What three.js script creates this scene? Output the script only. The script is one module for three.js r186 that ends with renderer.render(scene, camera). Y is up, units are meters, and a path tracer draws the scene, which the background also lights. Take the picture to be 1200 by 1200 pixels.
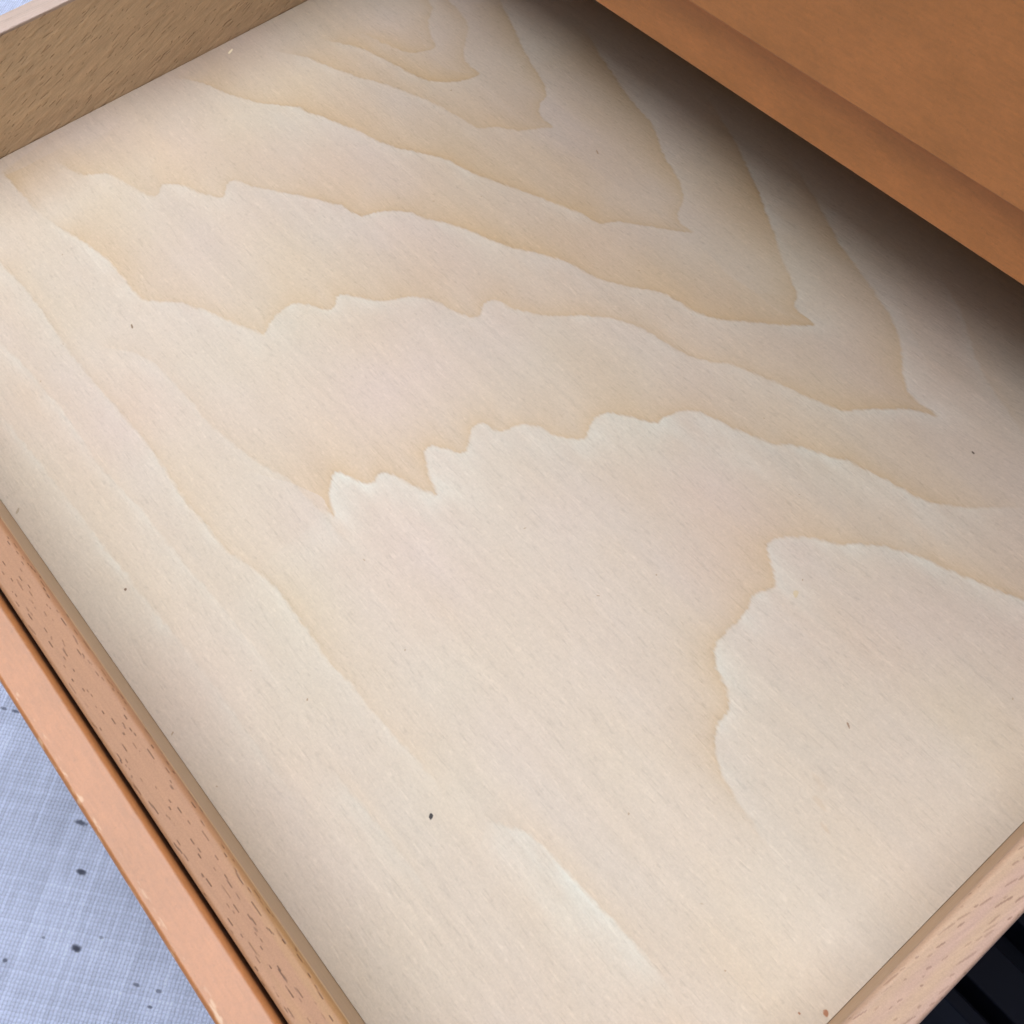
import * as THREE from 'three';
import { RoundedBoxGeometry } from 'three/addons/geometries/RoundedBoxGeometry.js';
import { RectAreaLightUniformsLib } from 'three/addons/lights/RectAreaLightUniformsLib.js';
import { mergeGeometries } from 'three/addons/utils/BufferGeometryUtils.js';

// ---------------------------------------------------------------- camera, light, exposure
const scene = new THREE.Scene();
scene.background = new THREE.Color(0, 0, 0);
const camera = new THREE.PerspectiveCamera(49.06, 1, 0.01, 20);
camera.position.set(0.51147, 0.37, -0.01858);
camera.up.set(-0.64060, 0.52205, -0.56310);
camera.lookAt(0.51147 - 0.42763, 0.37 - 0.85164, -0.01858 - 0.30306);

const renderer = new THREE.WebGLRenderer({ antialias: true });
renderer.toneMapping = THREE.LinearToneMapping;
renderer.toneMappingExposure = 1;
renderer.shadowMap.enabled = true;
renderer.outputColorSpace = THREE.SRGBColorSpace;

RectAreaLightUniformsLib.init();
const LAMPS = [   // x, y, z, width along x, width along z, strength, colour
  { at: [-0.5, 2.3, -0.25], w: 3.4, d: 2.6, power: 2.62, color: [0.985, 0.99, 1.0] },
  { at: [0.55, 2.3, 1.68], w: 2.4, d: 1.24, power: 1.15, color: [0.985, 0.99, 1.0] },  // added fill: softens the shade under the rail, lifts upright faces
];
for (const l of LAMPS) {
  const a = new THREE.RectAreaLight(new THREE.Color(...l.color), l.power, l.w, l.d);
  a.position.set(...l.at); a.lookAt(l.at[0], l.at[1] - 1, l.at[2]); a.castShadow = true;
  scene.add(a);
}

// ---------------------------------------------------------------- numbers shared by the pieces (metres)
const W = 0.5262, H = 0.0569, T = 0.0126, BACK = -0.46, RAIL_Z = -0.3258, FLOOR_Y = -0.3;

// ---------------------------------------------------------------- noise
function rng(seed) { let s = seed >>> 0; return () => { s = (s + 0x6D2B79F5) >>> 0; let t = s; t = Math.imul(t ^ (t >>> 15), t | 1); t ^= t + Math.imul(t ^ (t >>> 7), t | 61); return ((t ^ (t >>> 14)) >>> 0) / 4294967296; }; }
function hash(x, y, s) { let h = Math.imul(x, 374761393) ^ Math.imul(y, 668265263) ^ Math.imul(s, 974634777); h = Math.imul(h ^ (h >>> 13), 1274126177); return ((h ^ (h >>> 16)) >>> 0) / 4294967296; }
function vnoise(x, y, s) {            // value noise, -1..1
  const i = Math.floor(x), j = Math.floor(y); let a = x - i, b = y - j; a = a * a * (3 - 2 * a); b = b * b * (3 - 2 * b);
  const p = hash(i, j, s), q = hash(i + 1, j, s), r = hash(i, j + 1, s), t = hash(i + 1, j + 1, s);
  return 2 * (p + (q - p) * a + (r - p) * b + (p - q - r + t) * a * b) - 1;
}
const fbm = (x, y, s, n = 4) => { let v = 0, a = 0.5; for (let k = 0; k < n; k++) { v += a * vnoise(x, y, s + k); x *= 2.03; y *= 2.03; a *= 0.5; } return v; };
const clamp01 = (v) => v < 0 ? 0 : v > 1 ? 1 : v;
const smooth = (a, b, x) => { const t = clamp01((x - a) / (b - a)); return t * t * (3 - 2 * t); };

function dataTex(data, w, h, srgb) {
  const t = new THREE.DataTexture(data, w, h, THREE.RGBAFormat);
  t.magFilter = THREE.LinearFilter; t.minFilter = THREE.LinearMipmapLinearFilter; t.generateMipmaps = true;
  t.wrapS = t.wrapT = THREE.RepeatWrapping; if (srgb) t.colorSpace = THREE.SRGBColorSpace;
  t.needsUpdate = true; return t;
}
function grey(f, w, h) { const d = new Uint8Array(w * h * 4); for (let i = 0; i < w * h; i++) { const v = clamp01(f[i]) * 255; d[4 * i] = d[4 * i + 1] = d[4 * i + 2] = v; d[4 * i + 3] = 255; } return dataTex(d, w, h, false); }

// ---------------------------------------------------------------- veneer of the drawer bottom
// growth lines of the veneer in millimetres on the board (x across the drawer, z towards the front is positive):
// [tan strength, tan width, pale strength, pale width, fade in, fade out, points]; the tan late wood lies on the left of the walk
const RINGS = [
  [1.1,36,0.6,9,30,40, [[2.5,-183.2],[11.8,-191.1],[21.5,-196.5],[31.7,-199.5],[42.9,-203.8],[55.3,-210.4],[69.2,-221.4],[76.3,-223.4],[85.9,-227.2],[96.0,-230.6],[105.4,-234.3],[112.0,-235.8],[119.2,-237.3],[130.3,-242.1],[142.2,-248.7],[152.6,-253.8],[167.9,-257.3],[183.4,-263.0],[196.4,-267.9],[209.2,-272.7],[222.2,-277.0],[232.8,-279.6],[238.1,-286.3],[249.3,-294.5],[262.4,-303.3],[265.5,-306.7],[257.7,-306.2],[251.7,-310.9],[247.0,-318.8],[233.6,-326.8],[224.6,-329.9],[216.2,-334.0],[205.6,-340.2],[198.1,-343.9],[189.2,-345.4],[176.5,-348.6],[161.5,-353.6],[140.6,-360.9],[116.1,-370.8]]],  // tan widened for the left end: wood hue plus warm bounce and shade
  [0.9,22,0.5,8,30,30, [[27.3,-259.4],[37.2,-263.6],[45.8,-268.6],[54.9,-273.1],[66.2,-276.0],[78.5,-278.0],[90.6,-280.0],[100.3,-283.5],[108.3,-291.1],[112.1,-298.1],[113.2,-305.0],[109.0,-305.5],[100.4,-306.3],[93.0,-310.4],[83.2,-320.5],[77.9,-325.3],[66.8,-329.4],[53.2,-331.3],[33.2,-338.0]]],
  [0.7,14,0.3,6,20,20, [[39.0,-279.0],[53.3,-282.7],[64.6,-285.5],[74.8,-289.1],[78.3,-294.8],[80.1,-301.8],[69.8,-306.4],[60.6,-312.3],[53.1,-320.4],[41.5,-324.5],[26.0,-330.4]]],
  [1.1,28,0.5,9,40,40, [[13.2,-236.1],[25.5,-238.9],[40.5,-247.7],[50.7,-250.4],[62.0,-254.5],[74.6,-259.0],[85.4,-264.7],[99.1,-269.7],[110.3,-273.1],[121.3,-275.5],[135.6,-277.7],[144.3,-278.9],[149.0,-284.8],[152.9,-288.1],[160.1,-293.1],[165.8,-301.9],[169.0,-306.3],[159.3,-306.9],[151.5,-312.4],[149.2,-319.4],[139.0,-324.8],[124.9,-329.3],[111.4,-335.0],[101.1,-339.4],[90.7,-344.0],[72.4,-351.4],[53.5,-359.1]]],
  [1.1,34,0.75,9,25,60, [[15.6,-110.9],[24.7,-111.8],[32.9,-113.6],[40.0,-116.9],[46.2,-125.3],[56.8,-128.9],[66.3,-130.6],[74.7,-132.9],[76.5,-136.5],[72.0,-141.1],[74.1,-145.1],[79.9,-148.8],[89.6,-152.5],[97.7,-157.1],[99.2,-159.5],[93.3,-165.1],[93.3,-169.5],[104.4,-174.6],[119.5,-184.2],[132.6,-192.5],[142.7,-197.7],[151.0,-199.3],[155.1,-201.2],[157.3,-207.0],[161.9,-213.6],[168.2,-218.9],[176.7,-222.4],[187.8,-228.8],[200.4,-233.8],[211.6,-237.3],[217.6,-239.9],[229.9,-247.2],[241.2,-252.6],[257.0,-256.3],[269.5,-262.6],[280.4,-270.2],[288.6,-272.6],[300.0,-274.3],[310.3,-279.4],[319.8,-287.7],[330.7,-297.0],[339.1,-306.3],[332.4,-306.7],[326.2,-307.7],[322.9,-312.8],[317.0,-316.5],[304.3,-323.6],[294.3,-330.4],[274.6,-342.3],[257.2,-352.5],[235.4,-363.5],[211.1,-373.5],[187.9,-381.7]]],  // wide tan also holds some shade and bounce beside the left board
  [0.85,22,0.75,10,30,70, [[49.2,-88.1],[57.2,-89.4],[67.1,-91.0],[81.5,-94.6],[94.3,-96.6],[109.2,-97.3],[124.2,-96.8],[131.9,-97.7],[136.2,-101.8],[143.2,-108.7],[151.0,-112.9],[163.9,-118.3],[174.9,-122.5],[180.7,-125.4],[184.5,-127.4],[181.2,-131.7],[178.8,-137.8],[178.1,-145.1],[179.8,-148.5],[186.6,-153.1],[192.4,-155.9],[191.8,-159.6],[188.4,-163.3],[189.7,-167.0],[196.9,-171.2],[204.5,-177.4],[208.9,-185.9],[214.3,-191.2],[221.8,-195.0],[231.1,-197.3],[236.8,-199.9],[239.4,-203.5],[235.5,-208.0],[235.7,-212.7],[240.7,-215.9],[245.4,-216.8],[254.3,-221.5],[261.2,-227.7],[271.1,-238.7],[279.9,-245.6],[290.4,-250.8],[304.1,-252.7],[316.3,-255.8],[324.4,-260.2],[331.6,-265.4],[342.4,-269.4],[356.8,-274.2],[367.8,-277.4],[373.2,-279.0],[377.7,-281.5],[383.9,-289.7],[390.4,-297.6],[395.1,-302.3],[399.6,-304.7],[403.3,-307.0],[395.7,-306.8],[388.2,-307.5],[379.7,-314.4],[368.9,-325.5],[357.8,-332.7],[347.2,-337.5],[328.7,-344.4],[315.4,-348.9],[300.1,-356.4],[286.6,-362.8],[266.6,-371.2],[245.7,-379.0]]],
  [0.8,17,1.1,15,10,60, [[272.8,-96.0],[278.3,-96.3],[281.5,-96.5],[273.6,-100.0],[266.8,-105.5],[264.9,-108.9],[267.3,-111.0],[272.6,-112.7],[277.6,-115.4],[278.8,-117.9],[276.7,-121.1],[278.5,-124.4],[285.0,-126.8],[292.7,-129.5],[297.7,-132.1],[299.8,-133.3],[293.8,-135.0],[286.3,-138.7],[281.0,-141.4],[279.7,-145.0],[284.2,-148.9],[289.3,-151.5],[291.5,-154.5],[287.8,-159.2],[284.2,-163.4],[284.3,-167.4],[288.6,-169.7],[292.9,-170.7],[296.0,-179.3],[301.3,-184.0],[309.1,-186.4],[314.9,-190.4],[318.6,-194.0],[315.7,-198.9],[313.5,-204.1],[315.0,-209.7],[321.3,-214.8],[327.7,-218.2],[332.1,-221.2],[331.7,-225.3],[333.5,-231.7],[338.0,-236.9],[346.8,-240.3],[354.3,-242.3],[362.8,-245.7],[369.5,-248.3],[374.3,-253.0],[381.5,-257.4],[389.7,-260.6],[394.9,-264.6],[403.8,-266.8],[414.4,-269.3],[421.4,-270.8],[426.6,-272.0],[430.3,-275.0],[437.5,-281.0],[445.1,-289.0],[452.2,-297.6],[460.1,-307.7]]],
  [0.75,15,1.0,12,60,10, [[489.8,-129.1],[480.8,-130.9],[475.2,-132.0],[469.0,-133.3],[460.8,-134.6],[454.1,-136.6],[448.3,-138.8],[442.2,-143.3],[438.2,-148.9],[437.6,-154.5],[435.6,-156.9],[430.4,-160.6],[423.9,-162.9],[418.6,-166.9],[415.9,-171.3],[415.4,-180.1],[414.3,-187.7],[411.6,-193.6],[413.0,-197.9],[414.0,-202.7],[409.8,-206.7],[403.4,-210.3],[400.3,-214.0],[401.4,-219.3],[406.4,-225.5],[411.6,-229.2],[418.0,-233.7],[423.0,-239.9],[428.9,-245.0],[435.7,-248.9],[442.7,-252.5],[450.6,-254.9],[459.5,-258.2],[468.4,-261.5],[476.5,-265.5],[488.3,-269.2]]],
  [0.6,16,0.85,7,30,40, [[46.9,-56.7],[65.5,-58.6],[84.6,-60.0],[106.3,-59.7],[129.5,-58.2],[153.4,-58.0],[179.5,-58.1],[203.3,-58.8],[222.7,-57.4],[235.0,-56.1],[247.4,-56.5],[259.9,-56.6],[268.4,-57.1],[281.3,-60.6],[293.4,-62.3],[303.2,-61.6],[318.0,-61.1],[330.6,-60.0],[342.4,-61.1],[355.8,-60.9],[370.0,-61.6],[381.7,-62.0],[391.2,-62.1],[403.4,-61.7]]],
  [0.2,10,1.35,12,15,50, [[409.6,-65.9],[417.1,-70.7],[425.2,-75.0],[435.5,-76.5],[452.5,-76.9],[467.2,-78.2],[484.9,-77.8],[502.7,-76.6]]],
  [0.3,12,0.55,9,40,40, [[132.8,-67.0],[144.4,-71.3],[154.1,-78.5],[165.9,-82.4],[188.7,-83.8],[212.4,-83.9],[238.7,-88.0],[253.7,-92.6],[272.3,-94.3],[287.5,-93.9],[306.8,-94.3]]],
  [0.1,8,0.75,5,30,60, [[92.6,-37.0],[109.3,-37.2],[130.3,-39.2],[149.3,-39.7],[167.7,-40.2],[200.5,-38.5],[224.2,-40.8],[250.4,-41.1],[280.5,-42.0],[308.9,-42.8],[338.4,-41.7]]],
  [0.1,8,0.75,5,30,60, [[132.8,-17.8],[149.4,-19.6],[190.2,-20.6],[225.2,-21.1],[250.9,-21.9],[284.7,-22.7],[316.3,-23.4],[350.8,-22.7],[381.6,-22.9]]],
  [0.15,9,0.9,7,30,40, [[355.4,-37.4],[369.8,-38.1],[383.9,-38.8],[402.7,-39.1],[419.8,-38.3],[436.2,-37.6]]],
  [0.3,10,0.5,5,50,30, [[339.9,-374.2],[372.3,-358.8],[384.4,-350.3],[394.3,-342.2],[407.6,-334.5],[417.6,-330.8],[430.1,-325.2],[443.5,-319.6]]],
  [0.2,9,0.3,6,20,30, [[343.2,-347.7],[373.3,-331.1],[393.5,-320.0]]],
  [1.3,34,0.4,5,8,60, [[8.1,-86.6],[20.8,-87.3],[43.2,-87.5],[64.7,-90.0]]],];  // wood tan deepened with corner shade and warm bounce, put in as colour
const FX0 = 0, FX1 = W * 1000, FZ0 = BACK * 1000, FZ1 = 0;
function spline(p, step) {
  const out = [];
  for (let i = 0; i + 1 < p.length; i++) {
    const a = p[Math.max(0, i - 1)], b = p[i], c = p[i + 1], d = p[Math.min(p.length - 1, i + 2)];
    const n = Math.max(1, Math.round(Math.hypot(c[0] - b[0], c[1] - b[1]) / step));
    const k = 0.38;
    for (let j = 0; j < n; j++) {
      const t = j / n, t2 = t * t, t3 = t2 * t, f = (m) => {
        const m0 = k * (c[m] - a[m]), m1 = k * (d[m] - b[m]);
        return (2 * t3 - 3 * t2 + 1) * b[m] + (t3 - 2 * t2 + t) * m0 + (-2 * t3 + 3 * t2) * c[m] + (t3 - t2) * m1;
      };
      out.push([f(0), f(1)]);
    }
  }
  out.push(p[p.length - 1]);
  return out;
}
function veneer() {
  const NX = 2048, NZ = 1780, sx = NX / (FX1 - FX0), sz = NZ / (FZ1 - FZ0), N = NX * NZ;
  const tanW = new Float32Array(N), pale = new Float32Array(N), line = new Float32Array(N);
  const best = new Float32Array(N), perp = new Float32Array(N), side = new Float32Array(N), pos = new Float32Array(N);
  RINGS.forEach(([ts, tw, ps, pw, f0, f1, pts], ci) => {
    best.fill(1e9);
    const q = spline(pts, 1.6).map(([x, z]) => [x + 0.6 * fbm(x * 0.4, z * 0.45, 31 + ci, 4), z + 0.7 * fbm(x * 0.35, z * 0.45, 51 + ci, 4)]);
    let len = 0; const acc = [0]; for (let i = 1; i < q.length; i++) { len += Math.hypot(q[i][0] - q[i - 1][0], q[i][1] - q[i - 1][1]); acc.push(len); }
    const R = 52;
    for (let i = 1; i < q.length; i++) {
      const [ax, az] = q[i - 1], [bx, bz] = q[i], dx = bx - ax, dz = bz - az, l2 = dx * dx + dz * dz, l = Math.sqrt(l2);
      if (l < 1e-6) continue;
      const i0 = Math.max(0, Math.floor((Math.min(ax, bx) - R - FX0) * sx)), i1 = Math.min(NX - 1, Math.ceil((Math.max(ax, bx) + R - FX0) * sx));
      const j0 = Math.max(0, Math.floor((Math.min(az, bz) - R - FZ0) * sz)), j1 = Math.min(NZ - 1, Math.ceil((Math.max(az, bz) + R - FZ0) * sz));
      for (let j = j0; j <= j1; j++) {
        const pz = FZ0 + (j + 0.5) / sz - az;
        for (let k = i0; k <= i1; k++) {
          const px = FX0 + (k + 0.5) / sx - ax;
          let t = (px * dx + pz * dz) / l2; t = t < 0 ? 0 : t > 1 ? 1 : t;
          const ex = px - t * dx, ez = pz - t * dz, d2 = ex * ex + ez * ez, o = j * NX + k;
          if (d2 > best[o] + 1e-4) continue;
          const c = (dx * pz - dz * px) / l;          // > 0: right of the walk in the x-z plane seen from above
          if (d2 < best[o] - 1e-4 || Math.abs(c) > perp[o]) { best[o] = Math.min(d2, best[o]); perp[o] = Math.abs(c); side[o] = c; pos[o] = acc[i - 1] + t * l; }
        }
      }
    }
    for (let o = 0; o < N; o++) {
      if (best[o] > R * R) continue;
      const d = Math.sqrt(best[o]), j = (o / NX) | 0, k = o - j * NX, s = pos[o];
      const fade = smooth(0, f0, s) * smooth(0, f1, len - s) * (ci === 6 || ci === 7 || ci === 9 ? 1.05 : 0.78 + 0.4 * vnoise(s * 0.022, ci * 3.7, 66)), edge = smooth(R, R * 0.5, d);
      if (fade <= 0) continue;
      const x = k / sx, z = j / sz, v = 0.75 + 0.6 * fbm(x * 0.02 + ci * 7, z * 0.03, 77, 2);
      const sd = side[o] < 0 ? -d : d;               // tan side negative
      const m = smooth(0.75 + 0.5 * v, -0.55 - 0.4 * v, sd + 0.45 * vnoise(x * 0.4, z * 1.8, 5));
      tanW[o] += fade * edge * ts * m * (0.87 * Math.exp(-d / (tw * v)) + 0.13 * Math.exp(-d / 3));
      line[o] += fade * ts * m * Math.exp(-d / 0.7);
      pale[o] += fade * edge * ps * (1 - m) * (0.9 * Math.exp(-d / (pw * v)) + 0.1 * Math.exp(-d / 1.2)) * (0.8 + 0.5 * vnoise(x * 0.09, z * 0.2, 12 + ci));
    }
  });
  const col = new Uint8Array(N * 4), bump = new Float32Array(N);
  const base = [194, 184, 169], tan = [189, 164, 130], white = [201, 199, 188], dark = [158, 133, 104];
  for (let j = 0; j < NZ; j++) for (let k = 0; k < NX; k++) {
    const o = j * NX + k, x = k / sx, z = j / sz;
    const warp = 2.5 * fbm(x * 0.02, z * 0.02, 3, 2);
    const f1 = vnoise(x * 0.2, (z + warp) * 1.9, 21), f2 = vnoise(x * 0.8 + 0.5 * z, (z + warp) * 2.4, 22), f5 = vnoise(x * 1.7, z * 1.8, 26), f3 = fbm(x * 0.012, (z + warp) * 0.075, 23, 3), f4 = hash(k, j, 9) - 0.5;
    const f6 = vnoise(x * 0.007, (z + warp * 0.3) * 0.42, 27);
    const blot = fbm(x * 0.02, z * 0.03, 41, 3);
    const pore = Math.pow(clamp01(vnoise(x * 0.3, (z + warp) * 2.1, 24) * 1.3 - 0.3), 2);
    const scr = Math.pow(clamp01(vnoise(x * 0.28 + 3, (z + warp) * 2.2, 25) * 1.3 - 0.3), 2);
    let t = clamp01(tanW[o] * 0.72 + 0.08 + 0.18 * blot + 0.10 * f3), p = clamp01(pale[o] * (0.62 + 0.45 * blot + 0.3 * f3 + 0.1 * f1)), l = clamp01(line[o] * (0.25 + 0.5 * fbm(x * 0.03, z * 0.05, 45, 2)));
    t *= 1 - p;
    const br = 1 + 0.006 * f1 + 0.012 * f2 + 0.014 * f5 + 0.03 * f4 + 0.016 * f3 + 0.014 * f6 - 0.055 * pore + 0.045 * scr;
    const pink = 0.5 + 0.9 * fbm(x * 0.016 + 4, z * 0.02, 61, 2);
    for (let c = 0; c < 3; c++) {
      let v = base[c] + (c === 1 ? -3.2 : c === 2 ? 1 : 2) * pink;
      v += (tan[c] - v) * t; v += (white[c] - v) * p; v += (dark[c] - v) * l;
      col[4 * o + c] = Math.max(0, Math.min(255, v * br));
    }
    col[4 * o + 3] = 255;
    bump[o] = 0.5 + 0.16 * f2 + 0.08 * f1 + 0.1 * f5 + 0.1 * f4 - 0.5 * pore + 0.2 * scr;
  }
  // specks and scratches where they lie (x, z, half length, half width, turn, colour, strength)
  const mark = (x, z, a, b, turn, c, s) => {
    const ca = Math.cos(turn), sa = Math.sin(turn), r = a * 1.8;
    for (let j = Math.floor((z - r - FZ0) * sz); j <= (z + r - FZ0) * sz; j++) for (let k = Math.floor((x - r) * sx); k <= (x + r) * sx; k++) {
      if (j < 0 || k < 0 || j >= NZ || k >= NX) continue;
      const px = k / sx - x, pz = FZ0 + j / sz - z, e = Math.hypot((px * ca + pz * sa) / a, (-px * sa + pz * ca) / b) + 0.25 * vnoise(k * 0.35, j * 0.35, 88);
      const w = s * smooth(1.15, 0.75, e); if (w <= 0) continue;
      const o = 4 * (j * NX + k); for (let m = 0; m < 3; m++) col[o + m] += (c[m] - col[o + m]) * w;
    }
  };
  mark(399.2, -54.1, 1.0, 0.72, 0.6, [28, 22, 24], 1);
  mark(141.2, -85.8, 1.5, 0.4, 0.3, [110, 86, 62], 0.8);
  mark(255.2, -18.4, 0.7, 0.45, 0.2, [96, 70, 50], 0.85);
  mark(523.9, -108.5, 1.1, 0.75, 0.5, [150, 92, 58], 0.85);
  mark(518.8, -102.5, 0.4, 0.3, 0, [140, 90, 62], 0.8);
  mark(8.2, -220.5, 2.1, 0.8, 1.1, [246, 236, 208], 0.95);
  mark(423.8, -303.4, 0.8, 0.4, 0.3, [70, 58, 50], 0.8);
  mark(195.4, -3, 1.4, 0.5, 0.8, [150, 132, 108], 0.6);
  mark(467.3, -182.3, 1.2, 0.3, 0.5, [120, 88, 66], 0.7);
  mark(421.2, -206.2, 1.6, 1.0, 0.9, [196, 178, 142], 0.7);
  mark(479.1, -154.8, 3.2, 1.0, 0.1, [186, 166, 142], 0.35);
  mark(486.0, -150.0, 2.4, 0.6, 0.1, [180, 156, 130], 0.3);
  mark(474.0, -160.0, 4.2, 0.9, 0.15, [186, 168, 146], 0.3);
  mark(196.8, -310.4, 1.5, 0.3, 0.4, [150, 118, 90], 0.7);
  const r = rng(5);
  for (let i = 0; i < 26; i++) mark(r() * 520, -r() * 330, 0.25 + 0.45 * r(), 0.2 + 0.1 * r(), r() * 3, [140, 112, 84], 0.35 + 0.35 * r());
  return { map: dataTex(col, NX, NZ, true), bump: grey(bump, NX, NZ) };
}

// ---------------------------------------------------------------- solid beech: u along the board, v round its section
function beech({ L, P, ppm, seed, base, bands, zones }) {
  const nu = Math.round(L * ppm), nv = Math.round(P * ppm), N = nu * nv, r = rng(seed);
  const hgt = new Float32Array(N), dk = new Float32Array(N);
  for (const z of zones) {           // [v0, v1 in mm], angle, length range mm, width mm, count per cm2, depth
    const area = (z.v1 - z.v0) * L * 1000 / 100, n = Math.round(area * z.count);
    for (let i = 0; i < n; i++) {
      const cu = ((i + r()) / n) * L * 1000, cv = z.v0 + ((i * 0.618034 + 0.35 * r()) % 1) * (z.v1 - z.v0), a = (z.len[0] + Math.pow(r(), 1.8) * (z.len[1] - z.len[0])) / 2, b = z.wid * (0.6 + 0.7 * r()) / 2, th = z.angle + (r() - 0.5) * z.spread, s = z.dark * (0.35 + 0.65 * r());
      const ca = Math.cos(th), sa = Math.sin(th), px = ppm / 1000, bend = (r() - 0.5) * 0.5;
      for (let j = Math.floor((cv - a - 1) * px); j <= (cv + a + 1) * px; j++) for (let k = Math.floor((cu - a - 1) * px); k <= (cu + a + 1) * px; k++) {
        if (j < 0 || j >= nv || k < 0 || k >= nu) continue;
        const du = (k + 0.5) / px - cu, dv = (j + 0.5) / px - cv, e = du * ca + dv * sa, f = -du * sa + dv * ca + bend * b * Math.sin(e * 1.4);
        const t = Math.abs(e) / a; if (t > 1) continue;
        const w = b * Math.sqrt(1 - t * t * 0.85), m = smooth(w * 1.35, w * 0.45, Math.abs(f));
        if (m <= 0) continue;
        const o = j * nu + k; dk[o] = Math.max(dk[o], s * m); hgt[o] = Math.max(hgt[o], m * z.depth * (0.5 + 0.5 * s));
      }
    }
  }
  const col = new Uint8Array(N * 4), bump = new Float32Array(N), zone = (v) => zones.find((z) => v >= z.v0 && v < z.v1) || zones[0];
  for (let j = 0; j < nv; j++) {
    const v = (j + 0.5) / ppm * 1000, z = zone(v), ca = Math.cos(z.angle), sa = Math.sin(z.angle);
    for (let k = 0; k < nu; k++) {
      const o = j * nu + k, u = (k + 0.5) / ppm * 1000, e = u * ca + v * sa, f = -u * sa + v * ca;
      const g1 = fbm(e * 0.03, f * 0.9, seed + 3, 3), g2 = vnoise(e * 0.16, f * 3.2, seed + 9), g3 = fbm(u * 0.006, v * 0.16, seed + 13, 3), g4 = hash(k, j, seed) - 0.5, lump = z.lump ? fbm(e * 0.16, f * 0.55, seed + 17, 3) : 0;
      const br = 1 + 0.035 * g1 + 0.02 * g2 + 0.06 * g4 + 0.06 * lump - (z.lines ? 0.12 * smooth(0.25, 0.75, vnoise(e * 0.012, f * 1.6, seed + 21)) : 0), q = clamp01(0.5 + bands * g3), w = dk[o];
      const c2 = [base[1][0] - base[0][0], base[1][1] - base[0][1], base[1][2] - base[0][2]];
      for (let c = 0; c < 3; c++) { const b0 = (z.tint ? z.tint[c] : base[0][c] + c2[c] * q) * br; col[4 * o + c] = Math.max(0, Math.min(255, b0 + (base[2][c] - b0) * w)); }
      col[4 * o + 3] = 255;
      bump[o] = 0.62 + 0.06 * g2 + 0.05 * g1 + 0.05 * g4 + 0.22 * lump - 0.6 * hgt[o];
    }
  }
  return { map: dataTex(col, nu, nv, true), bump: grey(bump, nu, nv) };
}
// stained and lacquered veneer of the fronts: nearly plain, with a faint mottling
function stained(seed, A, worn) {
  const n = 1600, col = new Uint8Array(n * n * 4), bump = new Float32Array(n * n);   // 0.52 m a side
  for (let j = 0; j < n; j++) for (let k = 0; k < n; k++) {
    const o = j * n + k, x = k / n * 520, y = j / n * 520;
    const m = fbm(x * 0.05, y * 0.11, seed, 4), s = vnoise(x * 0.25, y * 1.9, seed + 5), g = hash(k, j, seed) - 0.5, f = fbm(x * 0.6, y * 0.8, seed + 8, 2);
    const sp = Math.pow(clamp01(vnoise(x * 0.9, y * 1.3, seed + 11) - 0.72) * 3.5, 2);
    const br = 1 + 0.075 * m + 0.022 * s + 0.04 * g + 0.035 * f - 0.10 * sp;
    // lacquer rubbed through in chips along the outer top edge of the drawer front
    const wr = worn && y > 101 && y < 107 ? smooth(0.02, 0.3, fbm(x * 0.22, y * 1.1, seed + 30, 3) + 0.25 * smooth(230, 110, x) - 0.18) * smooth(2.4, 1.0, Math.abs(y - 103.6)) : 0;
    for (let c = 0; c < 3; c++) { const v = A[c] * br + (c === 2 ? 3 * m : 0); col[4 * o + c] = Math.max(0, Math.min(255, v + ([208, 172, 140][c] - v) * wr * 0.8)); }
    col[4 * o + 3] = 255; bump[o] = 0.5 + 0.2 * f + 0.15 * s + 0.2 * g;
  }
  return { map: dataTex(col, n, n, true), bump: grey(bump, n, n) };
}
// plain weave of the ground sheet, 0.3 m a side, with dark flecks where they lie
function weave() {
  const n = 2048, S = 300, col = new Uint8Array(n * n * 4), bump = new Float32Array(n * n), th = n / 128, A = [207, 218, 249];
  for (let j = 0; j < n; j++) for (let k = 0; k < n; k++) {
    const o = j * n + k, x = k / n * S, y = j / n * S, P = 2.34375;
    const wx = x + 0.25 * vnoise(x * 0.1, y * 0.3, 4), wy = y + 0.25 * vnoise(x * 0.3, y * 0.1, 6);
    const iu = Math.floor(wx / P), iv = Math.floor(wy / P), a = wx / P - iu, b = wy / P - iv, over = (iu + iv) & 1;
    const pu = Math.sin(Math.PI * a), pv = Math.sin(Math.PI * b);
    const wob = 0.5 + 0.5 * vnoise(x * 0.05, y * 0.05, 55), str = 0.5 + 0.5 * vnoise(iu * 1.0, y * 0.08, 57);
    const h = over ? pu * (0.55 + 0.45 * pv) : pv * (0.55 + 0.45 * pu), hole = smooth(0.42, 0.12, Math.max(pu, pv) * 0.55 + 0.45 * Math.min(pu, pv));
    const tone = 0.06 * (hash(iu, 1, 2) - 0.5) + 0.045 * (hash(iv, 3, 8) - 0.5) - 0.04 * str, soil = fbm(x * 0.03, y * 0.03, 90, 4), g = hash(k, j, 3) - 0.5;
    const br = 0.96 + 0.05 * h - 0.11 * hole * wob - 0.06 * (1 - pu) + tone + 0.08 * soil + 0.03 * g;
    for (let c = 0; c < 3; c++) col[4 * o + c] = Math.max(0, Math.min(255, A[c] * br));
    col[4 * o + 3] = 255; bump[o] = clamp01(h);
  }
  return { col, bump, n, S };
}

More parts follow.
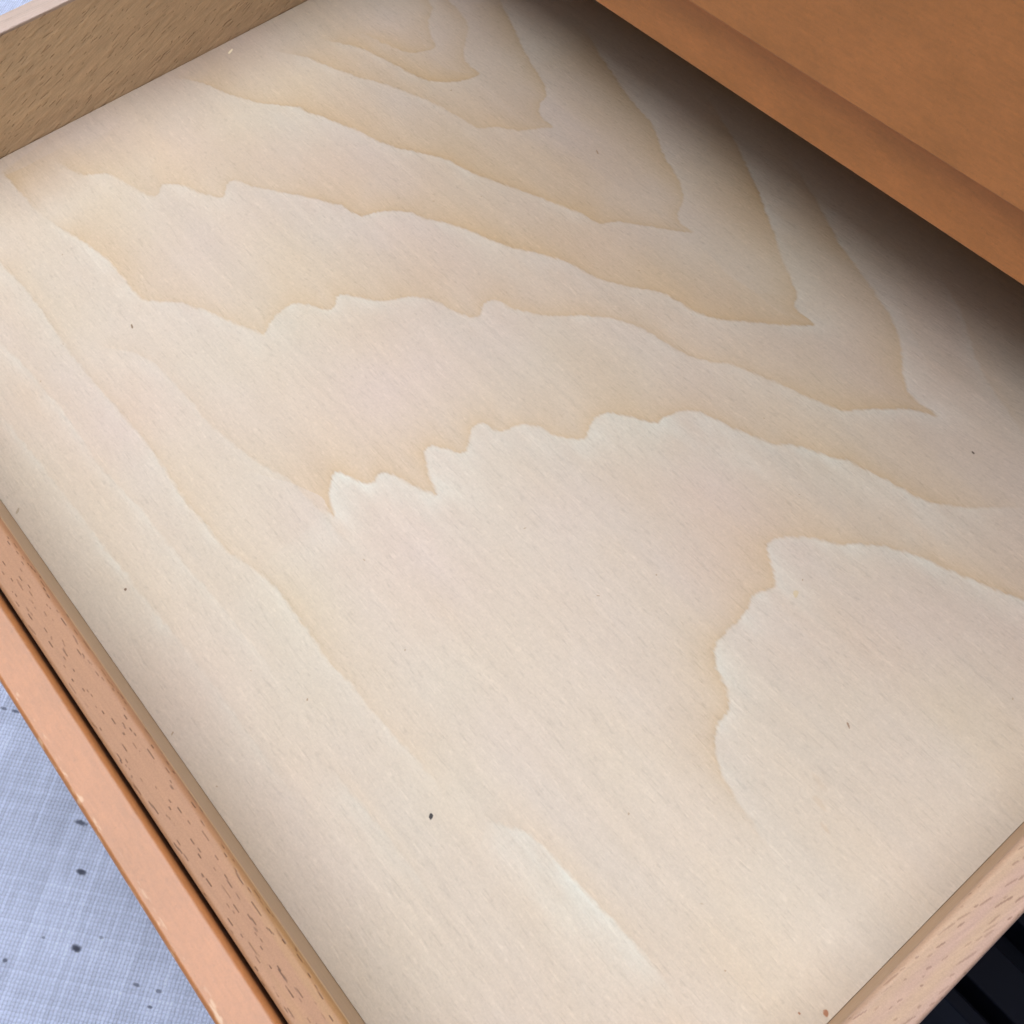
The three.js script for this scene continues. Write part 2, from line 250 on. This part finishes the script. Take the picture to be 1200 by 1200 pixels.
// ---------------------------------------------------------------- geometry helpers
// a board: section in (a = thickness, b = height) walked up the inner face, over the top and down the outer face; put(l, a, b) places it
function board(L, t, b0, b1, r, put, P, U = L) {
  const pts = [];                   // [a, b, na, nb, v]
  const arc = (ca, cb, rr, from, to) => { for (let i = 0; i <= 6; i++) { const q = from + (to - from) * i / 6; pts.push([ca + rr * Math.cos(q), cb + rr * Math.sin(q), Math.cos(q), Math.sin(q)]); } };
  const rb = 0.0008;
  arc(rb, b0 + rb, rb, 1.5 * Math.PI, Math.PI);
  arc(r[0], b1 - r[0], r[0], Math.PI, Math.PI / 2);
  arc(t - r[1], b1 - r[1], r[1], Math.PI / 2, 0);
  arc(t - rb, b0 + rb, rb, 0, -Math.PI / 2);
  pts.push(pts[0].slice());
  let v = 0; pts.forEach((p, i) => { if (i) v += Math.hypot(p[0] - pts[i - 1][0], p[1] - pts[i - 1][1]); p[4] = v; });
  const pos = [], nor = [], uv = [], idx = [], n = pts.length, o0 = put(0, 0, 0), dir = (l, a, b) => put(l, a, b).map((c, i) => c - o0[i]);
  const flip = new THREE.Vector3(...dir(1, 0, 0)).cross(new THREE.Vector3(...dir(0, 1, 0))).dot(new THREE.Vector3(...dir(0, 0, 1))) < 0;
  const tri = (a, b, c) => !flip ? idx.push(a, c, b) : idx.push(a, b, c);
  for (const l of [0, L]) for (const p of pts) { pos.push(...put(l, p[0], p[1])); nor.push(...dir(0, p[2], p[3])); uv.push(l / U, p[4] / P); }
  for (let i = 0; i + 1 < n; i++) { tri(i, i + 1, n + i); tri(i + 1, n + i + 1, n + i); }
  for (const [l, s] of [[0, -1], [L, 1]]) {
    const c = pos.length / 3, m = [t / 2, (b0 + b1) / 2];
    pos.push(...put(l, ...m)); nor.push(...dir(s, 0, 0)); uv.push(0.5, 0.5);
    for (const p of pts) { pos.push(...put(l, p[0], p[1])); nor.push(...dir(s, 0, 0)); uv.push(0.5 + (p[0] - m[0]) / L, 0.5 + (p[1] - m[1]) / P); }
    for (let i = 1; i < n; i++) s < 0 ? tri(c, c + i + 1, c + i) : tri(c, c + i, c + i + 1);
  }
  const g = new THREE.BufferGeometry();
  g.setAttribute('position', new THREE.Float32BufferAttribute(pos, 3)); g.setAttribute('normal', new THREE.Float32BufferAttribute(nor, 3)); g.setAttribute('uv', new THREE.Float32BufferAttribute(uv, 2)); g.setIndex(idx);
  return g;
}
// a box between two corners with rounded edges, uv in metres on every face
function box(x0, x1, y0, y1, z0, z1, r = 0.001, seg = 3) {
  const g = new RoundedBoxGeometry(x1 - x0, y1 - y0, z1 - z0, seg, Math.min(r, 0.49 * Math.min(x1 - x0, y1 - y0, z1 - z0)));
  g.translate((x0 + x1) / 2, (y0 + y1) / 2, (z0 + z1) / 2);
  const p = g.attributes.position, n = g.attributes.normal, u = g.attributes.uv, q = g.toNonIndexed === undefined ? g : g;
  for (let i = 0; i < p.count; i++) {
    const f = Math.floor(i / (p.count / 6));        // the six faces follow one another: +x -x +y -y +z -z
    if (f < 2) u.setXY(i, p.getZ(i), p.getY(i)); else if (f < 4) u.setXY(i, p.getX(i), p.getZ(i)); else u.setXY(i, p.getX(i), p.getY(i));
  }
  return g;
}
const used = {};
function numbered(name) { const k = used[name] = (used[name] ?? -1) + 1; return k ? `${name}_${String(k).padStart(3, '0')}` : name; }
function thing(name, label, category, at = [0, 0, 0]) { const o = new THREE.Group(); o.name = numbered(name); o.position.set(...at); o.userData = { label, category }; scene.add(o); return o; }
function part(name, geo, mat, parent, label) {
  const m = new THREE.Mesh(geo, mat); m.name = name; m.castShadow = m.receiveShadow = true;
  if (parent) { geo.translate(-parent.position.x, -parent.position.y, -parent.position.z); parent.add(m); } else scene.add(m);
  if (label) m.userData.label = label;
  return m;
}

// ---------------------------------------------------------------- materials
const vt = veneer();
const M = {};
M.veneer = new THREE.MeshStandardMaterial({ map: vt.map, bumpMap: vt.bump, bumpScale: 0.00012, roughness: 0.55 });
const PER = 2 * (H + 0.012) + 2 * T;                 // way round a board's section
const beechMat = (t, rough = 0.5, bs = 0.0004) => new THREE.MeshStandardMaterial({ map: t.map, bumpMap: t.bump, bumpScale: bs, roughness: rough });
const BH = (H + 0.012) * 1000, BT = T * 1000;        // inner face, top in mm along v
const SIDE_L = T - BACK;
M.sideLeft = beechMat(beech({ L: SIDE_L, P: PER, ppm: 4200, seed: 11, base: [[208, 180, 146], [214, 187, 152], [132, 98, 68]], bands: 1.0, zones: [
  { v0: 0, v1: BH - 1, angle: -0.34, spread: 0.4, len: [0.9, 6.5], wid: 0.42, count: 3.8, dark: 0.42, depth: 0.9, lump: true },
  { v0: BH - 1, v1: 400, angle: 0.05, spread: 0.1, len: [3, 10], wid: 0.16, count: 4, dark: 0.3, tint: [188, 168, 157], lines: true, depth: 0.3 }] }), 0.6, 0.0009);
M.sideRight = beechMat(beech({ L: SIDE_L, P: PER, ppm: 4200, seed: 23, base: [[184, 154, 126], [181, 149, 132], [108, 76, 60]], bands: 1.6, zones: [
  { v0: 0, v1: BH - 2, angle: -0.1, spread: 0.15, len: [2, 6], wid: 0.3, count: 3, dark: 0.5, depth: 0.5, tint: [190, 155, 118] },
  { v0: BH - 2, v1: BH + BT + 2, angle: -0.16, spread: 0.12, len: [1.0, 5.6], wid: 0.42, count: 6.5, dark: 0.5, depth: 0.6 }] }), 0.5, 0.0003);
M.frontBoard = beechMat(beech({ L: W, P: PER, ppm: 3800, seed: 37, base: [[170, 130, 88], [168, 124, 92], [88, 56, 36]], bands: 2.4, zones: [
  { v0: 0, v1: BH - 1, angle: 0.0, spread: 0.1, len: [2, 6], wid: 0.15, count: 2, dark: 0.3, depth: 0.4, tint: [192, 163, 128] },  // tint lightens the inner face: bounce from the drawer bottom painted into its colour
  { v0: BH - 1, v1: BH + BT + 2, angle: -0.03, spread: 0.22, len: [1.4, 5.6], wid: 0.29, count: 6.5, dark: 0.95, depth: 0.7 }] }), 0.5, 0.0003);
const st = stained(71, [203, 133, 72]), sf = stained(83, [176, 116, 70], true);
for (const t of [st.map, st.bump, sf.map, sf.bump]) t.repeat.set(1 / 0.52, 1 / 0.52);
M.stained = new THREE.MeshPhysicalMaterial({ map: st.map, bumpMap: st.bump, bumpScale: 0.00008, roughness: 0.42, clearcoat: 0.5, clearcoatRoughness: 0.4 });
M.front = new THREE.MeshPhysicalMaterial({ map: sf.map, bumpMap: sf.bump, bumpScale: 0.00012, roughness: 0.4, ior: 1.5, clearcoat: 0.85, clearcoatRoughness: 0.32 });
M.carcass = new THREE.MeshStandardMaterial({ map: st.map, roughness: 0.6 });
M.inside = new THREE.MeshStandardMaterial({ color: new THREE.Color(0.42, 0.30, 0.19), roughness: 0.8 });

// ---------------------------------------------------------------- ground sheet
{
  const w = weave(), { n, S, col } = w;
  const g = new THREE.PlaneGeometry(6, 6); g.rotateX(-Math.PI / 2); g.translate(0.2, FLOOR_Y, 0);
  const p = g.attributes.position, u = g.attributes.uv, ca = 0.77, sa = 0.638;          // the weave lies askew to the drawer
  const tex = (x, z) => [(x * ca - z * sa) / (S / 1000), (x * sa + z * ca) / (S / 1000)];
  for (let i = 0; i < p.count; i++) u.setXY(i, ...tex(p.getX(i), p.getZ(i)));
  // dark tufts in the cloth: x, z, half length, half width in mm, strength
  for (const [x, z, a, b, s] of [[172, 83, 4.4, 1.6, 0.75], [199, 97, 3.6, 1.7, 0.9], [236, 120, 3.4, 1.9, 0.95], [72, 86, 2.6, 1.2, 0.5], [79, 81, 3.2, 1.2, 0.6], [215, 155, 1.6, 1.3, 0.7], [218, 132, 1.2, 0.8, 0.4], [276, 103, 2.2, 1.1, 0.5], [287, 95, 2.0, 1.1, 0.5], [291, 103, 1.5, 0.9, 0.6], [240, 106, 1.6, 0.9, 0.35]]) {
    const [fu, fv] = tex(x / 1000, z / 1000), cu = (fu - Math.floor(fu)) * n, cv = (fv - Math.floor(fv)) * n, k = n / S, R = a * k * 1.5;
    for (let j = Math.floor(cv - R); j <= cv + R; j++) for (let i = Math.floor(cu - R); i <= cu + R; i++) {
      const du = (i - cu) / k, dv = (j - cv) / k, th = 0.12, e = Math.hypot((du * Math.cos(th) + dv * Math.sin(th)) / a, (-du * Math.sin(th) + dv * Math.cos(th)) / b) + 0.18 * vnoise(i * 0.1, j * 0.1, 17);
      const m = 0.85 * s * smooth(1.3, 0.35, e); if (m <= 0) continue;
      const o = 4 * (((j + n) % n) * n + (i + n) % n); col[o] += (44 - col[o]) * m; col[o + 1] += (48 - col[o + 1]) * m; col[o + 2] += (62 - col[o + 2]) * m;
    }
  }
  M.cloth = new THREE.MeshStandardMaterial({ map: dataTex(col, n, n, true), bumpMap: grey(w.bump, n, n), bumpScale: 0.0006, roughness: 0.85 });
  const m = part('ground', g, M.cloth); m.userData = { kind: 'structure', label: 'pale blue woven sheet with dark flecks on the ground under the drawer' };
}

// ---------------------------------------------------------------- the cabinet
const cab = thing('cabinet', 'brown stained wooden cabinet that the open drawer slides out of', 'cabinet', [W / 2, FLOOR_Y, RAIL_Z - 0.22]);
{
  const X0 = -0.05, X1 = W + 0.05, Z0 = RAIL_Z - 0.44, TOP = 0.29;
  part('rail', box(X0 + 0.0185, X1 - 0.0185, 0.0624, 0.104, RAIL_Z - 0.02, RAIL_Z, 0.0007), M.stained, cab);
  part('side_panel', box(X0, X0 + 0.018, FLOOR_Y + 0.001, TOP, Z0, RAIL_Z, 0.001), M.carcass, cab);
  part('side_panel', box(X1 - 0.018, X1, FLOOR_Y + 0.001, TOP, Z0, RAIL_Z, 0.001), M.carcass, cab);
  part('top_panel', box(X0 - 0.008, X1 + 0.008, TOP + 0.0005, TOP + 0.02, Z0, RAIL_Z + 0.014, 0.002), M.stained, cab);
  part('back_panel', box(X0 + 0.0185, X1 - 0.0185, FLOOR_Y + 0.001, TOP - 0.0005, Z0 + 0.002, Z0 + 0.008, 0.0005), M.inside, cab);
  part('shelf', box(X0 + 0.0185, X1 - 0.0185, 0.07, 0.074, Z0 + 0.0085, RAIL_Z - 0.0205, 0.0005), M.inside, cab);
  part('lower_rail', box(X0 + 0.0185, X1 - 0.0185, -0.06, -0.02, RAIL_Z - 0.02, RAIL_Z, 0.0007), M.stained, cab);
  part('plinth', box(X0 + 0.0185, X1 - 0.0185, FLOOR_Y + 0.001, -0.0605, RAIL_Z - 0.016, RAIL_Z - 0.004, 0.0007), M.carcass, cab);
}
const up = thing('upper_drawer', 'closed drawer with a plain brown front above the cabinet rail', 'drawer', [W / 2, 0.0967, RAIL_Z]);
part('front_panel', box(-0.046, W + 0.046, 0.0967, 0.284, RAIL_Z + 0.0004, RAIL_Z + 0.008, 0.0008, 4), M.stained, up);
part('drawer_box', box(0, W, 0.106, 0.2, RAIL_Z - 0.4, RAIL_Z - 0.0002, 0.001), M.inside, up);

// ---------------------------------------------------------------- the open drawer
const dr = thing('open_drawer', 'open empty wooden drawer with a pale veneered bottom and beech sides', 'drawer', [W / 2, -0.012, -0.2]);
{
  const g = box(0.0003, W - 0.00012, -0.0045, 0, BACK, -0.0001, 0.0001, 1), p = g.attributes.position, u = g.attributes.uv;
  for (let i = 0; i < p.count; i++) u.setXY(i, p.getX(i) / W, (p.getZ(i) - BACK) / -BACK);
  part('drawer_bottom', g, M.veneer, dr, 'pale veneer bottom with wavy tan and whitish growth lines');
}
part('side_board', board(SIDE_L, T, -0.012, H, [0.0007, 0.0009], (l, a, b) => [-a, b, BACK + l], PER), M.sideLeft, dr, 'left beech side board with dark slanting flecks');
part('side_board', board(SIDE_L, T, -0.012, H, [0.0022, 0.0012], (l, a, b) => [W + a, b, BACK + l], PER), M.sideRight, dr, 'right beech side board with short brown dashes on top');
part('inner_front', board(W - 0.0004, T, -0.012, H, [0.0030, 0.0014], (l, a, b) => [0.0002 + l, b, a], PER), M.frontBoard, dr, 'beech board behind the lacquered front panel');
part('back_board', box(0.0002, W - 0.0002, -0.012, H - 0.006, BACK - 0.0105, BACK - 0.0002, 0.001), M.inside, dr);
part('front_panel', board(W + 0.09, 0.0136, -0.035, H, [0.0026, 0.0016], (l, a, b) => [-0.045 + l, b, T + 0.0012 + a], 1, 1), M.front, dr, 'orange brown lacquered front panel with rounded edges');
for (const [x0, x1] of [[0.0002, 0.008], [W - 0.008, W - 0.0002]]) part('bottom_runner', box(x0, x1, -0.0118, -0.0047, BACK, -0.0085, 0.0005, 1), M.inside, dr);
part('bottom_runner', box(0.0002, W - 0.0002, -0.0118, -0.0047, -0.0083, -0.0002, 0.0005, 1), M.inside, dr);

// ---------------------------------------------------------------- black crate at the lower right
M.black = new THREE.MeshPhysicalMaterial({ color: new THREE.Color(0.003, 0.0045, 0.012), roughness: 0.7, specularIntensity: 0.35 });
{
  const c = thing('plastic_crate', 'black ribbed plastic crate on the ground beside the drawer', 'crate', [0.72, FLOOR_Y, -0.28]), x0 = 0.552, x1 = 0.88;
  part('body', box(x0, x1, FLOOR_Y + 0.001, -0.225, -0.36, -0.205, 0.002), M.black, c);
  part('rim', box(x0 - 0.001, x1 + 0.001, -0.2245, -0.2, -0.2105, -0.2035, 0.0012), M.black, c);
  part('rib', box(x0 - 0.001, x1 + 0.001, -0.2245, -0.2, -0.2405, -0.219, 0.0015), M.black, c);
  part('rib', box(x0 - 0.001, x1 + 0.001, -0.2245, -0.198, -0.290, -0.256, 0.0015), M.black, c);
  part('rim', box(x0 - 0.001, x1 + 0.001, -0.2245, -0.2, -0.361, -0.335, 0.0012), M.black, c);
}

// ---------------------------------------------------------------- ceiling lamp and added front fill lamp (above the frame)
M.housing = new THREE.MeshStandardMaterial({ color: new THREE.Color(0.8, 0.8, 0.8), roughness: 0.6 });
LAMPS.forEach((l) => {
  const o = thing('ceiling_and_fill_lamp', l.w > 3 ? 'large white ceiling lamp glowing above the drawer' : 'weaker fill lamp added in front of the large lamp to lift the shade under the rail', 'lamp', [l.at[0], l.at[1] + 0.06, l.at[2]]);
  part('housing', box(l.at[0] - l.w / 2 - 0.03, l.at[0] + l.w / 2 + 0.03, l.at[1] + 0.012, l.at[1] + 0.08, l.at[2] - l.d / 2 - 0.03, l.at[2] + l.d / 2 + 0.03, 0.01), M.housing, o);
  const m = new THREE.MeshStandardMaterial({ color: 0xffffff, emissive: new THREE.Color(...l.color), emissiveIntensity: l.w > 3 ? 1.0 : 0.4, roughness: 0.7 });
  part('diffuser', box(l.at[0] - l.w / 2, l.at[0] + l.w / 2, l.at[1] + 0.004, l.at[1] + 0.011, l.at[2] - l.d / 2, l.at[2] + l.d / 2, 0.002), m, o);
});

renderer.render(scene, camera);
